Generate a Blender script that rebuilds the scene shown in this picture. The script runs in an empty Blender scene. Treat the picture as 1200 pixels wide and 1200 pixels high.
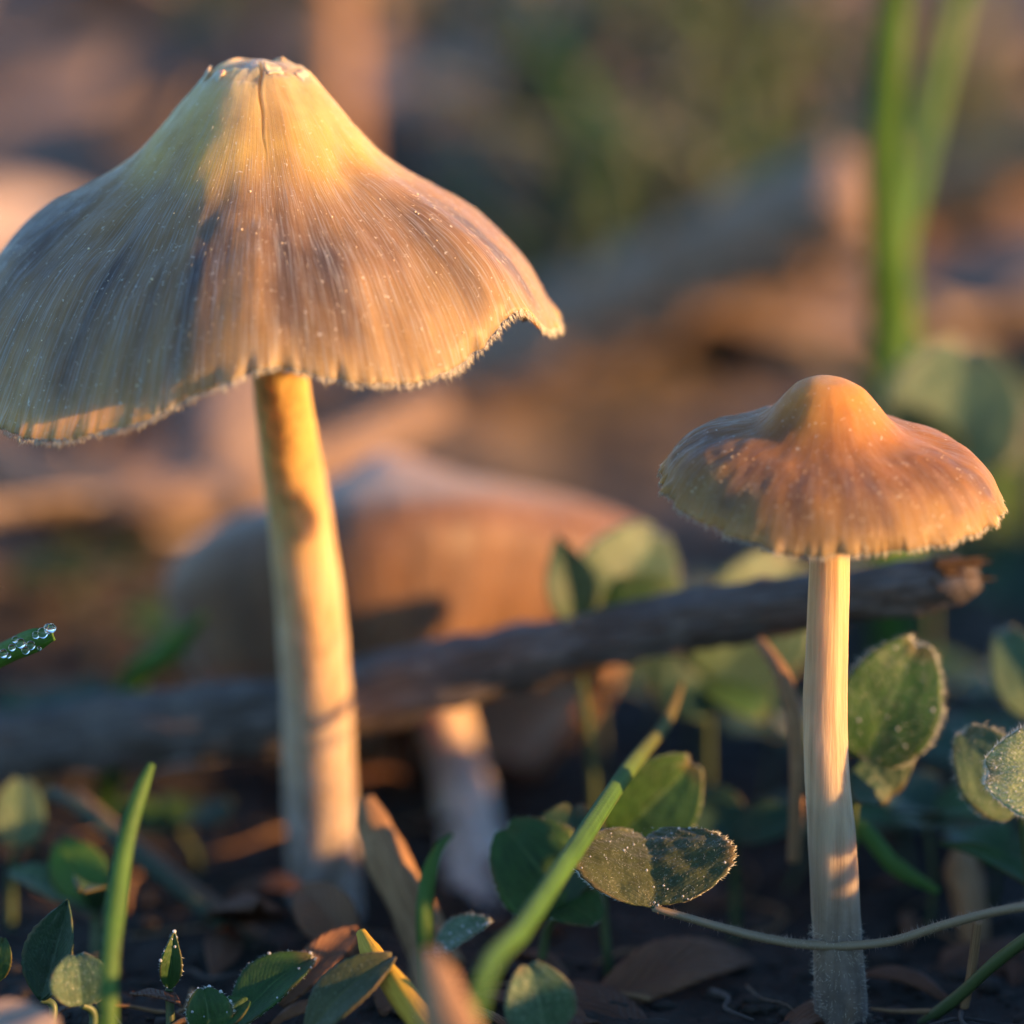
import bpy, math, random
import numpy as np
from mathutils import Vector, Matrix, noise
R = math.radians
sin, cos, pi = math.sin, math.cos, math.pi
sc = bpy.context.scene
col = sc.collection
MM = 0.001

# ------------------------------------------------------------------ camera
PITCH = R(10.0); DIST = 320.0; H0 = 35.0; FIELD = 70.0          # millimetres
FPX = DIST * 1200.0 / FIELD
CAM = Vector((0, -DIST * cos(PITCH), H0 + DIST * sin(PITCH)))
cd = bpy.data.cameras.new('camera'); cam = bpy.data.objects.new('camera', cd); col.objects.link(cam)
cam.location = CAM * MM
cam.rotation_euler = (pi / 2 - PITCH, 0, 0)
cd.sensor_width = 36.0; cd.lens = 36.0 * DIST / FIELD
cd.clip_start = 0.005; cd.clip_end = 500
cd.dof.use_dof = True
cd.dof.focus_distance = (DIST - 2.0) * MM
cd.dof.aperture_fstop = cd.lens / 13.0
cd.dof.aperture_blades = 0
sc.camera = cam

# ------------------------------------------------------------------ light
SUN_EL, SUN_AZ = R(11.0), R(17.0)                                # azimuth: turned from +X toward the camera
w = bpy.data.worlds.new('World'); sc.world = w; w.use_nodes = True
nt = w.node_tree
sky = nt.nodes.new('ShaderNodeTexSky'); sky.sky_type = 'NISHITA'; sky.sun_disc = False
sky.sun_elevation = SUN_EL; sky.sun_rotation = R(90) + SUN_AZ
sky.air_density = 1.0; sky.dust_density = 0.1; sky.ozone_density = 3.5
tint = nt.nodes.new('ShaderNodeMix'); tint.data_type = 'RGBA'; tint.blend_type = 'MULTIPLY'; tint.inputs[0].default_value = 1.0
tint.inputs[7].default_value = (0.96, 1.0, 1.03, 1)             # clear cool evening sky
nt.links.new(sky.outputs[0], tint.inputs[6])
nt.links.new(tint.outputs[2], nt.nodes['Background'].inputs['Color'])
nt.nodes['Background'].inputs['Strength'].default_value = 0.15
sd = bpy.data.lights.new('sun', 'SUN'); sun = bpy.data.objects.new('sun', sd); col.objects.link(sun)
sd.energy = 5.0; sd.angle = R(1.0); sd.color = (1.0, 0.51, 0.17)
to_sun = Vector((cos(SUN_EL) * cos(SUN_AZ), -cos(SUN_EL) * sin(SUN_AZ), sin(SUN_EL)))
sun.rotation_euler = to_sun.to_track_quat('Z', 'Y').to_euler()
sun.location = to_sun * 3
vs = sc.view_settings
vs.view_transform = 'Standard'; vs.look = 'None'; vs.exposure = 1.45; vs.gamma = 1.0; vs.use_curve_mapping = False
sc.cycles.max_bounces = 8; sc.cycles.transmission_bounces = 6; sc.cycles.transparent_max_bounces = 8
sc.cycles.caustics_reflective = False; sc.cycles.caustics_refractive = False
sc.cycles.sample_clamp_indirect = 4.0

# ------------------------------------------------------------------ helpers
rnd = random.Random(7)

def P(px, py, Y):
    """photo pixel -> point (mm) on the vertical plane at depth Y"""
    f = Vector((0, cos(PITCH), -sin(PITCH))); u = Vector((0, sin(PITCH), cos(PITCH)))
    d = f + Vector((1, 0, 0)) * ((px - 600) / FPX) + u * ((600 - py) / FPX)
    return CAM + d * ((Y - CAM.y) / d.y)

def mmpx(Y):                                                     # mm for one photo pixel at depth Y
    return (DIST * cos(PITCH) + Y) / cos(PITCH) / FPX

def smooth(a, b, x):
    x = min(1, max(0, (x - a) / (b - a))); return x * x * (3 - 2 * x)

def fbm(x, y, z, o=3):
    return noise.fractal(Vector((x, y, z)), 1.0, 2.0, o)

def interp(xs, ys, x):
    """monotone-ish cubic through the points"""
    n = len(xs)
    if x <= xs[0]: return ys[0]
    if x >= xs[-1]: return ys[-1]
    for i in range(n - 1):
        if x <= xs[i + 1]: break
    h = xs[i + 1] - xs[i]; s = (x - xs[i]) / h
    def slope(k):
        if k == 0: return (ys[1] - ys[0]) / (xs[1] - xs[0])
        if k == n - 1: return (ys[-1] - ys[-2]) / (xs[-1] - xs[-2])
        a = (ys[k] - ys[k - 1]) / (xs[k] - xs[k - 1]); b = (ys[k + 1] - ys[k]) / (xs[k + 1] - xs[k])
        return 0 if a * b <= 0 else 2 * a * b / (a + b)
    m0, m1 = slope(i) * h, slope(i + 1) * h
    return (2*s**3-3*s*s+1)*ys[i] + (s**3-2*s*s+s)*m0 + (-2*s**3+3*s*s)*ys[i+1] + (s**3-s*s)*m1

def obj(name, verts, faces, mat, parent=None, smooth_shade=True, polar=None, loc=None):
    """one mesh object; verts in world millimetres (Vectors or tuples)"""
    base = parent
    if base is not None:
        off = Vector(base['_base'])
    else:
        off = Vector(loc) if loc is not None else Vector((0, 0, 0))
    me = bpy.data.meshes.new(name)
    V = (np.array([tuple(v) for v in verts], dtype=float) - np.array(tuple(off))) * MM
    me.from_pydata(V.tolist(), [], faces)
    if smooth_shade:
        me.polygons.foreach_set('use_smooth', [True] * len(me.polygons))
    if polar is not None:
        at = me.attributes.new('polar', 'FLOAT_VECTOR', 'POINT')
        at.data.foreach_set('vector', np.array(polar, dtype=np.float32).ravel())
    me.materials.append(mat)
    me.update()
    o = bpy.data.objects.new(name, me); col.objects.link(o)
    o['_base'] = tuple(off)
    if parent is not None: o.parent = parent
    else: o.location = off * MM
    return o

def thing(name, label, cat, base, group=None):
    o = bpy.data.objects.new(name, None); col.objects.link(o)
    o.empty_display_size = 0.005
    o.location = Vector(base) * MM; o['_base'] = tuple(base)
    return tag(o, label, cat, group)

def tag(o, label, cat, group=None, kind=None):
    if label: o['label'] = label
    if cat: o['category'] = cat
    if group: o['group'] = group
    if kind: o['kind'] = kind
    return o

def copy_tree(o, parent=None):
    c = o.copy(); col.objects.link(c); c.parent = parent
    for ch in list(o.children): copy_tree(ch, c)
    return c

def solid(o, th):
    m = o.modifiers.new('thickness', 'SOLIDIFY'); m.thickness = th * MM; m.offset = 0
    return o

# ------------------------------------------------------------------ materials
class N:
    def __init__(s, name):
        s.m = bpy.data.materials.new(name); s.m.use_nodes = True; s.t = s.m.node_tree
        s.b = s.t.nodes['Principled BSDF']; s.out = s.t.nodes['Material Output']
    def n(s, typ, **k):
        x = s.t.nodes.new(typ)
        for a, v in k.items(): setattr(x, a, v)
        return x
    def l(s, a, b): s.t.links.new(a, b)
    def set(s, **k):
        for a, v in k.items():
            s.b.inputs[a.replace('_', ' ')].default_value = v
    def noise(s, vec, scale, detail=3, rough=0.5):
        x = s.n('ShaderNodeTexNoise'); x.inputs['Scale'].default_value = scale
        x.inputs['Detail'].default_value = detail; x.inputs['Roughness'].default_value = rough
        if vec is not None: s.l(vec, x.inputs['Vector'])
        return x.outputs['Fac']
    def ramp(s, fac, stops, interp='LINEAR'):
        x = s.n('ShaderNodeValToRGB'); x.color_ramp.interpolation = interp; e = x.color_ramp.elements
        while len(e) < len(stops): e.new(0.5)
        for q, (p, c) in zip(e, stops):
            q.position = p; q.color = (*c, 1) if len(c) == 3 else c
        s.l(fac, x.inputs[0]); return x.outputs[0]
    def mix(s, fac, a, b, mode='MIX'):
        x = s.n('ShaderNodeMix', data_type='RGBA', blend_type=mode)
        for sock, v in ((x.inputs[0], fac), (x.inputs[6], a), (x.inputs[7], b)):
            if hasattr(v, 'is_linked'): s.l(v, sock)
            elif isinstance(v, tuple): sock.default_value = (*v, 1)
            else: sock.default_value = v
        return x.outputs[2]
    def math(s, op, a, b=0.0, c=None):
        x = s.n('ShaderNodeMath', operation=op)
        for i, v in enumerate((a, b) if c is None else (a, b, c)):
            if hasattr(v, 'is_linked'): s.l(v, x.inputs[i])
            else: x.inputs[i].default_value = v
        return x.outputs[0]
    def scale(s, vec, sx, sy, sz):
        x = s.n('ShaderNodeVectorMath', operation='MULTIPLY'); s.l(vec, x.inputs[0])
        x.inputs[1].default_value = (sx, sy, sz); return x.outputs[0]
    def bump(s, h, strength, dist):
        x = s.n('ShaderNodeBump'); x.inputs['Strength'].default_value = strength
        x.inputs['Distance'].default_value = dist; s.l(h, x.inputs['Height'])
        s.l(x.outputs[0], s.b.inputs['Normal']); return x
    def obj(s): return s.n('ShaderNodeTexCoord').outputs['Object']
    def rand(s): return s.n('ShaderNodeObjectInfo').outputs['Random']

def cap_mat(name, stops, rim, patch, sss=0.6, streak_lo=0.82, sheen=0.15, spec=0.28, silver=0.33):
    k = N(name)
    pol = k.n('ShaderNodeAttribute', attribute_name='polar').outputs['Vector']
    sep = k.n('ShaderNodeSeparateXYZ'); k.l(pol, sep.inputs[0]); t = sep.outputs[2]
    blot = k.noise(k.scale(pol, 2.3, 2.3, 2.2), 1.0, 3)
    tt = k.math('ADD', t, k.math('MULTIPLY', k.math('SUBTRACT', blot, 0.5), 0.34))
    base = k.ramp(tt, stops)
    lobes = k.noise(k.scale(pol, 5.5, 5.5, 0.9), 1.0, 2)         # broad radial patches in the skirt
    lf = k.math('MULTIPLY', k.ramp(lobes, [(0.42, (0, 0, 0)), (0.66, (1, 1, 1))]),
                k.ramp(t, [(0.5, (0, 0, 0)), (0.72, (1, 1, 1)), (0.93, (.8, .8, .8)), (0.98, (0, 0, 0))]))
    base = k.mix(k.math('MULTIPLY', lf, 0.88), base, patch)
    st = k.noise(k.scale(pol, 85, 85, 4.5), 1.0, 3)
    stc = k.ramp(st, [(0.28, (streak_lo,) * 3), (0.72, (1.08,) * 3)])
    base = k.mix(k.ramp(t, [(0.22, (0.1,) * 3), (0.6, (0.9,) * 3)]), base, k.mix(1.0, base, stc, 'MULTIPLY'))
    base = k.mix(k.ramp(k.math('ADD', t, k.math('MULTIPLY', st, 0.05)), [(1.0, (0, 0, 0)), (1.04, (1, 1, 1))]), base, rim)
    ob = k.obj()
    fb = k.noise(k.scale(pol, 150, 150, 9), 1.0, 2, 0.6)         # silvery fibrils pressed flat on the skin
    fm = k.math('MULTIPLY', k.ramp(fb, [(0.50, (0, 0, 0)), (0.66, (1, 1, 1))]), k.ramp(t, [(0.1, (0.25,) * 3), (0.45, (1, 1, 1)), (0.95, (.8,) * 3)]))
    base = k.mix(k.math('MULTIPLY', fm, silver), base, (0.45, 0.465, 0.465))
    sp = k.noise(ob, 2600, 2, 0.6)
    base = k.mix(k.math('MULTIPLY', k.ramp(sp, [(0.66, (0, 0, 0)), (0.75, (1, 1, 1))]), 0.5), base, (0.85, 0.74, 0.6))
    st2 = k.noise(ob, 140, 4, 0.6)                               # damp staining
    base = k.mix(k.math('MULTIPLY', k.ramp(st2, [(0.52, (0, 0, 0)), (0.68, (1, 1, 1))]), 0.35), base, k.mix(1.0, base, (0.45, 0.40, 0.40), 'MULTIPLY'))
    k.l(base, k.b.inputs['Base Color'])
    h = k.math('ADD', k.math('MULTIPLY', st, 0.8), k.math('ADD', k.math('MULTIPLY', fb, 0.5), k.math('MULTIPLY', k.noise(ob, 3200, 3), 0.5)))
    k.bump(h, 0.4, 0.00018)
    rr = k.ramp(k.noise(ob, 900, 3), [(0.35, (0.42,) * 3), (0.7, (0.72,) * 3)])
    k.l(rr, k.b.inputs['Roughness'])
    k.set(Subsurface_Weight=sss, Subsurface_Radius=(1.0, 0.65, 0.35), Subsurface_Scale=0.006,
          Sheen_Weight=sheen, Sheen_Roughness=0.5, Specular_IOR_Level=spec)
    return k.m

def stem_mat(name, top, mid, bot, zb, zt):
    k = N(name)
    ob = k.obj()
    sep = k.n('ShaderNodeSeparateXYZ'); k.l(ob, sep.inputs[0])
    f = k.math('DIVIDE', sep.outputs[2], zt * MM)
    fib = k.noise(k.scale(ob, 1500, 1500, 60), 1.0, 4, 0.6)
    bl = k.noise(ob, 180, 3)
    c = k.ramp(k.math('ADD', f, k.math('MULTIPLY', k.math('SUBTRACT', bl, 0.5), 0.25)), [(0.06, bot), (0.48, mid), (0.85, top)])
    c = k.mix(1.0, c, k.ramp(fib, [(0.3, (0.68, 0.62, 0.55)), (0.62, (1.06,) * 3)]), 'MULTIPLY')
    spl = k.noise(ob, 700, 4, 0.7)                               # soil splashed on the foot, bruises higher up
    lowf = k.ramp(f, [(0.02, (1, 1, 1)), (0.32, (0.0,) * 3)])
    c = k.mix(k.math('MULTIPLY', k.ramp(spl, [(0.48, (0, 0, 0)), (0.60, (1, 1, 1))]), k.math('MULTIPLY', lowf, 0.8)), c, (0.07, 0.05, 0.035))
    c = k.mix(k.math('MULTIPLY', k.ramp(k.noise(k.scale(ob, 300, 300, 90), 1.0, 3), [(0.60, (0, 0, 0)), (0.72, (1, 1, 1))]), 0.4), c, (0.30, 0.17, 0.08))
    k.l(c, k.b.inputs['Base Color'])
    k.bump(fib, 0.8, 0.0003)
    k.set(Roughness=0.55, Subsurface_Weight=0.9, Subsurface_Radius=(1, .8, .55), Subsurface_Scale=0.0035, Sheen_Weight=0.1)
    return k.m

def plain(name, c, rough=0.6, **kw):
    k = N(name); k.set(Base_Color=(*c, 1), Roughness=rough, **kw)
    return k.m

def leaf_mat(name, c1, c2, vein, scale=260, rough=0.5, trans=0.35, fuzz=0.25):
    """polar = (v across, u along, 0)"""
    k = N(name)
    pol = k.n('ShaderNodeAttribute', attribute_name='polar').outputs['Vector']
    sep = k.n('ShaderNodeSeparateXYZ'); k.l(pol, sep.inputs[0])
    av = k.math('ABSOLUTE', sep.outputs[0])
    ob = k.obj()
    n1 = k.noise(ob, scale, 4, 0.6)
    c = k.ramp(n1, [(0.3, c1), (0.7, c2)])
    # side veins run forward from the midrib
    ph = k.math('SUBTRACT', k.math('MULTIPLY', sep.outputs[1], 62.0), k.math('MULTIPLY', av, 22.0))
    vn = k.math('POWER', k.math('ABSOLUTE', k.math('SINE', ph)), 10.0)
    mid = k.ramp(av, [(0.0, (1, 1, 1)), (0.06, (0, 0, 0))])
    c = k.mix(k.math('MULTIPLY', vn, 0.10), c, vein)
    c = k.mix(k.math('MULTIPLY', mid, 0.55), c, vein)
    sp = k.noise(ob, 5200, 2, 0.6)
    c = k.mix(k.math('MULTIPLY', k.ramp(sp, [(0.58, (0, 0, 0)), (0.72, (1, 1, 1))]), fuzz), c, (0.55, 0.62, 0.5))
    eg = k.math('MULTIPLY', k.ramp(k.math('MAXIMUM', av, sep.outputs[1]), [(0.84, (0, 0, 0)), (0.99, (1, 1, 1))]), k.ramp(k.noise(ob, 420, 3), [(0.45, (0, 0, 0)), (0.6, (1, 1, 1))]))
    c = k.mix(k.math('MULTIPLY', eg, 0.6), c, (0.16, 0.09, 0.035))
    fade = k.ramp(sep.outputs[2], [(0.62, (0, 0, 0)), (0.92, (1, 1, 1))])          # grass drying back from its tip
    c = k.mix(k.math('MULTIPLY', fade, 0.8), c, (0.26, 0.16, 0.07))
    c = k.mix(1.0, c, k.ramp(k.noise(k.scale(pol, 9, 3, 3), 1.0, 3), [(0.3, (.72,) * 3), (0.7, (1.15,) * 3)]), 'MULTIPLY')
    k.l(c, k.b.inputs['Base Color'])
    k.bump(k.math('ADD', k.math('MULTIPLY', vn, -0.2), k.noise(ob, 3000, 3)), 0.4, 0.0002)
    k.set(Roughness=rough, Sheen_Weight=fuzz, Specular_IOR_Level=0.4)
    tr = k.n('ShaderNodeBsdfTranslucent'); k.l(k.mix(1.0, c, (1.25, 1.35, 0.5), 'MULTIPLY'), tr.inputs[0])
    mx = k.n('ShaderNodeMixShader'); mx.inputs[0].default_value = trans
    k.l(k.b.outputs[0], mx.inputs[1]); k.l(tr.outputs[0], mx.inputs[2]); k.l(mx.outputs[0], k.out.inputs[0])
    return k.m

def bark_mat(name, c1, c2, c3, sx=90, sl=14, axis=0, bump=0.9):
    """polar = (cos, sin, length/width) along the wood"""
    k = N(name)
    pol = k.n('ShaderNodeAttribute', attribute_name='polar').outputs['Vector']
    ob = k.obj()
    fib = k.noise(k.scale(pol, 7, 7, 0.55), 1.0, 6, 0.65)
    big = k.noise(ob, 120, 3)
    c = k.ramp(k.math('ADD', k.math('MULTIPLY', fib, 0.7), k.math('MULTIPLY', big, 0.3)), [(0.36, c1), (0.5, c2), (0.66, c3)])
    lic = k.math('MULTIPLY', k.ramp(k.noise(ob, 330, 4, 0.65), [(0.56, (0, 0, 0)), (0.64, (1, 1, 1))]), 0.55)
    c = k.mix(lic, c, c3)
    k.l(c, k.b.inputs['Base Color'])
    k.bump(k.math('ADD', fib, k.math('MULTIPLY', k.noise(ob, 1400, 4), 0.4)), bump, 0.0007)
    k.set(Roughness=0.8, Specular_IOR_Level=0.25)
    return k.m

def dead_mat(name, c1, c2, c3):
    k = N(name)
    pol = k.n('ShaderNodeAttribute', attribute_name='polar').outputs['Vector']
    sep = k.n('ShaderNodeSeparateXYZ'); k.l(pol, sep.inputs[0])
    av = k.math('ABSOLUTE', sep.outputs[0]); ob = k.obj()
    n1 = k.noise(ob, 130, 4, 0.6)
    sh = k.math('ADD', k.math('MULTIPLY', n1, 0.6), k.math('MULTIPLY', k.rand(), 0.4))
    c = k.ramp(sh, [(0.2, c1), (0.5, c2), (0.78, c3)])
    ph = k.math('SUBTRACT', k.math('MULTIPLY', sep.outputs[1], 30.0), k.math('MULTIPLY', av, 12.0))
    vn = k.math('POWER', k.math('ABSOLUTE', k.math('SINE', ph)), 12.0)
    c = k.mix(k.math('MULTIPLY', vn, 0.35), c, c1)
    k.l(c, k.b.inputs['Base Color'])
    k.bump(k.math('ADD', vn, k.noise(ob, 900, 4)), 0.6, 0.0004)
    k.set(Roughness=0.6, Specular_IOR_Level=0.35)
    tr = k.n('ShaderNodeBsdfTranslucent'); k.l(c, tr.inputs[0])
    mx = k.n('ShaderNodeMixShader'); mx.inputs[0].default_value = 0.2
    k.l(k.b.outputs[0], mx.inputs[1]); k.l(tr.outputs[0], mx.inputs[2]); k.l(mx.outputs[0], k.out.inputs[0])
    return k.m

def soil_mat():
    k = N('soil'); ob = k.obj()
    a = k.noise(ob, 25, 5, 0.6); b = k.noise(ob, 320, 5, 0.65)
    c = k.ramp(a, [(0.3, (0.010, 0.009, 0.008)), (0.55, (0.022, 0.018, 0.015)), (0.75, (0.04, 0.031, 0.024))])
    c = k.mix(k.ramp(b, [(0.5, (0, 0, 0)), (0.7, (.6, .6, .6))]), c, (0.05, 0.036, 0.027))
    sp = k.n('ShaderNodeSeparateXYZ'); k.l(ob, sp.inputs[0])
    dist = k.math('ADD', k.math('MULTIPLY', sp.outputs[1], 5.0), k.math('MULTIPLY', a, 0.5))
    duff = k.ramp(k.noise(ob, 60, 5, 0.65), [(0.35, (0.05, 0.045, 0.035)), (0.5, (0.14, 0.115, 0.09)), (0.65, (0.28, 0.22, 0.17))])
    c = k.mix(k.ramp(dist, [(0.75, (0, 0, 0)), (1.0, (1, 1, 1))]), c, duff)
    k.l(c, k.b.inputs['Base Color'])
    k.bump(b, 0.9, 0.0012)
    k.set(Roughness=0.85, Specular_IOR_Level=0.3)
    return k.m

M = {}
M['soil'] = soil_mat()
M['cap_big'] = cap_mat('cap_big', [(0.0, (0.42, 0.34, 0.26)), (0.16, (0.56, 0.385, 0.17)), (0.36, (0.60, 0.34, 0.085)),
                                   (0.52, (0.30, 0.16, 0.062)), (0.75, (0.23, 0.125, 0.06)), (1.0, (0.40, 0.22, 0.085))],
                       (0.58, 0.46, 0.32), (0.05, 0.037, 0.038), .75)
M['cap_small'] = cap_mat('cap_small', [(0.0, (0.50, 0.24, 0.06)), (0.25, (0.46, 0.19, 0.035)), (0.45, (0.30, 0.115, 0.03)),
                                       (0.75, (0.24, 0.098, 0.03)), (1.0, (0.34, 0.17, 0.055))],
                         (0.40, 0.27, 0.14), (0.12, 0.06, 0.036), 0.75, 0.86, 0.06, 0.22, 0.18)
M['cap_rear'] = cap_mat('cap_rear', [(0.0, (0.6, 0.48, 0.42)), (0.06, (0.38, 0.26, 0.19)), (0.2, (0.27, 0.15, 0.085)), (0.45, (0.22, 0.115, 0.06)),
                                     (0.75, (0.17, 0.085, 0.045)), (1.0, (0.24, 0.12, 0.055))],
                        (0.36, 0.21, 0.12), (0.12, 0.065, 0.04), 0.5, silver=.08)
M['gill'] = plain('gill', (0.34, 0.24, 0.18), 0.7)
M['gill_pale'] = plain('gill_pale', (0.74, 0.64, 0.57), 0.7)
M['fringe'] = plain('fringe', (0.72, 0.62, 0.48), 0.6, Subsurface_Weight=0.3, Subsurface_Scale=0.001)
M['flake'] = plain('flake', (0.58, 0.45, 0.29), 0.6, Subsurface_Weight=0.3, Subsurface_Scale=0.001)
M['stem_big'] = stem_mat('stem_big', (0.68, 0.43, 0.13), (0.56, 0.40, 0.24), (0.42, 0.37, 0.34), 0, 44)
M['stem_small'] = stem_mat('stem_small', (0.56, 0.40, 0.21), (0.44, 0.32, 0.20), (0.13, 0.105, 0.09), 0, 34)  # foot colour darkened to carry the shade low on this stem
M['stem_rear'] = stem_mat('stem_rear', (0.60, 0.42, 0.32), (0.66, 0.53, 0.46), (0.66, 0.56, 0.50), 0, 20)
M['dew'] = plain('dew', (1, 1, 1), 0.02, Transmission_Weight=1.0, IOR=1.33)
def dew_small():
    k = N('dew_small'); k.set(Base_Color=(.9, .93, .95, 1), Roughness=0.05, Specular_IOR_Level=1.0)
    tr = k.n('ShaderNodeBsdfTransparent'); mx = k.n('ShaderNodeMixShader'); mx.inputs[0].default_value = 0.62
    k.l(k.b.outputs[0], mx.inputs[1]); k.l(tr.outputs[0], mx.inputs[2]); k.l(mx.outputs[0], k.out.inputs[0])
    return k.m
M['dew_small'] = dew_small()
M['hair'] = plain('hair', (0.62, 0.64, 0.55), 0.4)
M['hair_brown'] = plain('hair_brown', (0.42, 0.32, 0.25), 0.5)
M['leaf'] = leaf_mat('leaf', (0.022, 0.07, 0.014), (0.048, 0.135, 0.024), (0.12, 0.22, 0.07), fuzz=.05)
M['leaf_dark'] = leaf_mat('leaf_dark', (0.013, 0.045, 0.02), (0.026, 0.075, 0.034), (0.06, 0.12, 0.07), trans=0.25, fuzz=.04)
M['leaf_olive'] = leaf_mat('leaf_olive', (0.035, 0.05, 0.012), (0.07, 0.085, 0.02), (0.13, 0.14, 0.04), trans=0.3, fuzz=0.2)
M['leaf_frost'] = leaf_mat('leaf_frost', (0.20, 0.27, 0.09), (0.34, 0.40, 0.17), (0.25, 0.32, 0.2), trans=0.2, fuzz=0.6)
M['leaf_mint'] = leaf_mat('leaf_mint', (0.04, 0.095, 0.04), (0.085, 0.16, 0.07), (0.15, 0.24, 0.12), trans=0.25, fuzz=0.35)
M['grass'] = leaf_mat('grass', (0.06, 0.16, 0.02), (0.11, 0.25, 0.035), (0.16, 0.3, 0.06), trans=0.4, fuzz=0.05)
M['grass_dark'] = leaf_mat('grass_dark', (0.055, 0.085, 0.055), (0.09, 0.125, 0.085), (0.13, 0.17, 0.12), trans=0.35, fuzz=0.1)
M['grass_yellow'] = leaf_mat('grass_yellow', (0.36, 0.22, 0.02), (0.5, 0.33, 0.04), (0.5, 0.35, 0.06), trans=0.35, fuzz=0.05)
M['straw_yellow'] = bark_mat('straw_yellow', (0.34, 0.19, 0.02), (0.50, 0.31, 0.03), (0.58, 0.40, 0.07), bump=.4)
M['petiole'] = plain('petiole', (0.20, 0.15, 0.09), 0.5)
M['petiole_green'] = plain('petiole_green', (0.06, 0.09, 0.03), 0.5)
M['straw'] = bark_mat('straw', (0.16, 0.085, 0.04), (0.30, 0.17, 0.085), (0.42, 0.26, 0.14), bump=0.5)
M['bark'] = bark_mat('bark', (0.06, 0.047, 0.042), (0.14, 0.115, 0.105), (0.28, 0.24, 0.22))
M['bark_tan'] = bark_mat('bark_tan', (0.13, 0.085, 0.06), (0.30, 0.20, 0.14), (0.46, 0.34, 0.26))
M['wood_raw'] = bark_mat('wood_raw', (0.045, 0.028, 0.02), (0.11, 0.06, 0.03), (0.20, 0.12, 0.06))
M['dead'] = dead_mat('dead', (0.14, 0.10, 0.08), (0.31, 0.23, 0.185), (0.50, 0.41, 0.35))
M['dead_red'] = dead_mat('dead_red', (0.06, 0.03, 0.02), (0.15, 0.068, 0.036), (0.28, 0.14, 0.07))
M['crumb'] = plain('crumb', (0.022, 0.017, 0.013), 0.9)

# ------------------------------------------------------------------ ground
def ground_z(x, y):
    z = 52.0 * smooth(30, 420, y) + max(0, y - 200) * 0.05 * smooth(200, 900, y)
    z = min(z, 52 + 120 * smooth(200, 3000, y))
    xs_ = x - max(0, y) * .16
    z += 18.5 * smooth(42, 66, xs_) * (1 - smooth(80, 150, xs_)) * smooth(-75, -35, y) * (1 - smooth(90, 150, y))     # unseen low swell, added sunward to shade the stem feet and ground
    z -= 4.0 * math.exp(-(((x + 1) / 13) ** 2 + ((y - 34) / 14) ** 2))                  # hollow round the rear mushroom
    d = math.hypot(x, y)
    k = smooth(0, 60, d)
    z += fbm(x * .012 + 3, y * .012, 0, 3) * 5.0 * smooth(40, 200, d)
    z += fbm(x * .09, y * .09, 5, 3) * 1.1 + fbm(x * .45, y * .45, 9, 3) * 0.55
    return z - 0.3

def axis(lo, hi, step, far, g=1.16):
    xs = list(np.arange(lo, hi + step / 2, step))
    s, x, out = step, hi, []
    while x < far:
        s *= g; x += s; out.append(x)
    s, x, pre = step, lo, []
    while x > -far:
        s *= g; x -= s; pre.append(x)
    return pre[::-1] + xs + out
gx = axis(-60, 60, 0.9, 60000); gy = axis(-30, 120, 0.9, 60000)
gv = [(x, y, ground_z(x, y)) for y in gy for x in gx]
nx = len(gx)
gf = [(j * nx + i, j * nx + i + 1, (j + 1) * nx + i + 1, (j + 1) * nx + i) for j in range(len(gy) - 1) for i in range(nx - 1)]
tag(obj('ground', gv, gf, M['soil']), None, None, kind='structure')

# ------------------------------------------------------------------ tubes
def frame_along(pts):
    out = []; up = Vector((0, 0, 1))
    n = len(pts)
    for i in range(n):
        t = (pts[min(i + 1, n - 1)] - pts[max(i - 1, 0)]).normalized()
        if i == 0:
            a = Vector((0, -1, 0)) if abs(t.y) < .9 else Vector((1, 0, 0))
            u = (a - t * a.dot(t)).normalized()
        else:
            u = (u - t * u.dot(t)).normalized()
        out.append((t, u, t.cross(u)))
    return out

def resample(ctrl, n):
    """ctrl: list of (Vector, radius); Catmull-Rom"""
    ps = [Vector(c[0]) for c in ctrl]; rs = [c[1] for c in ctrl]
    m = len(ps) - 1; out = []
    for k in range(n):
        s = k / (n - 1) * m; i = min(int(s), m - 1); f = s - i
        p0 = ps[max(i - 1, 0)]; p1 = ps[i]; p2 = ps[i + 1]; p3 = ps[min(i + 2, m)]
        p = 0.5 * ((2 * p1) + (p2 - p0) * f + (2 * p0 - 5 * p1 + 4 * p2 - p3) * f * f + (3 * p1 - p0 - 3 * p2 + p3) * f ** 3)
        ff = f * f * (3 - 2 * f)
        out.append((p, rs[i] * (1 - ff) + rs[i + 1] * ff))
    return out

def tube(ctrl, n=30, seg=12, rough=0.0, freq=1.0, seed=0, flat=1.0):
    pr = resample(ctrl, n); pts = [p for p, r in pr]; fr = frame_along(pts)
    V, F, A = [], [], []
    L = 0
    for i, (p, r) in enumerate(pr):
        if i: L += (p - pts[i - 1]).length
        t, u, b = fr[i]
        for j in range(seg):
            a = 2 * pi * j / seg
            rr = r * (1 + rough * fbm(cos(a) * freq + seed, sin(a) * freq, L * 0.12 * freq, 4)) if rough else r
            V.append(p + u * (cos(a) * rr) + b * (sin(a) * rr * flat)); A.append((cos(a), sin(a), L * 0.5))
    for i in range(n - 1):
        for j in range(seg):
            k = (j + 1) % seg
            F.append((i * seg + j, i * seg + k, (i + 1) * seg + k, (i + 1) * seg + j))
    V.append(pts[0]); A.append((0, 0, 0)); V.append(pts[-1]); A.append((0, 0, L * .5))
    c0, c1 = len(V) - 2, len(V) - 1
    for j in range(seg):
        k = (j + 1) % seg
        F.append((c0, k, j)); F.append((c1, (n - 1) * seg + j, (n - 1) * seg + k))
    return V, F, A

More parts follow.
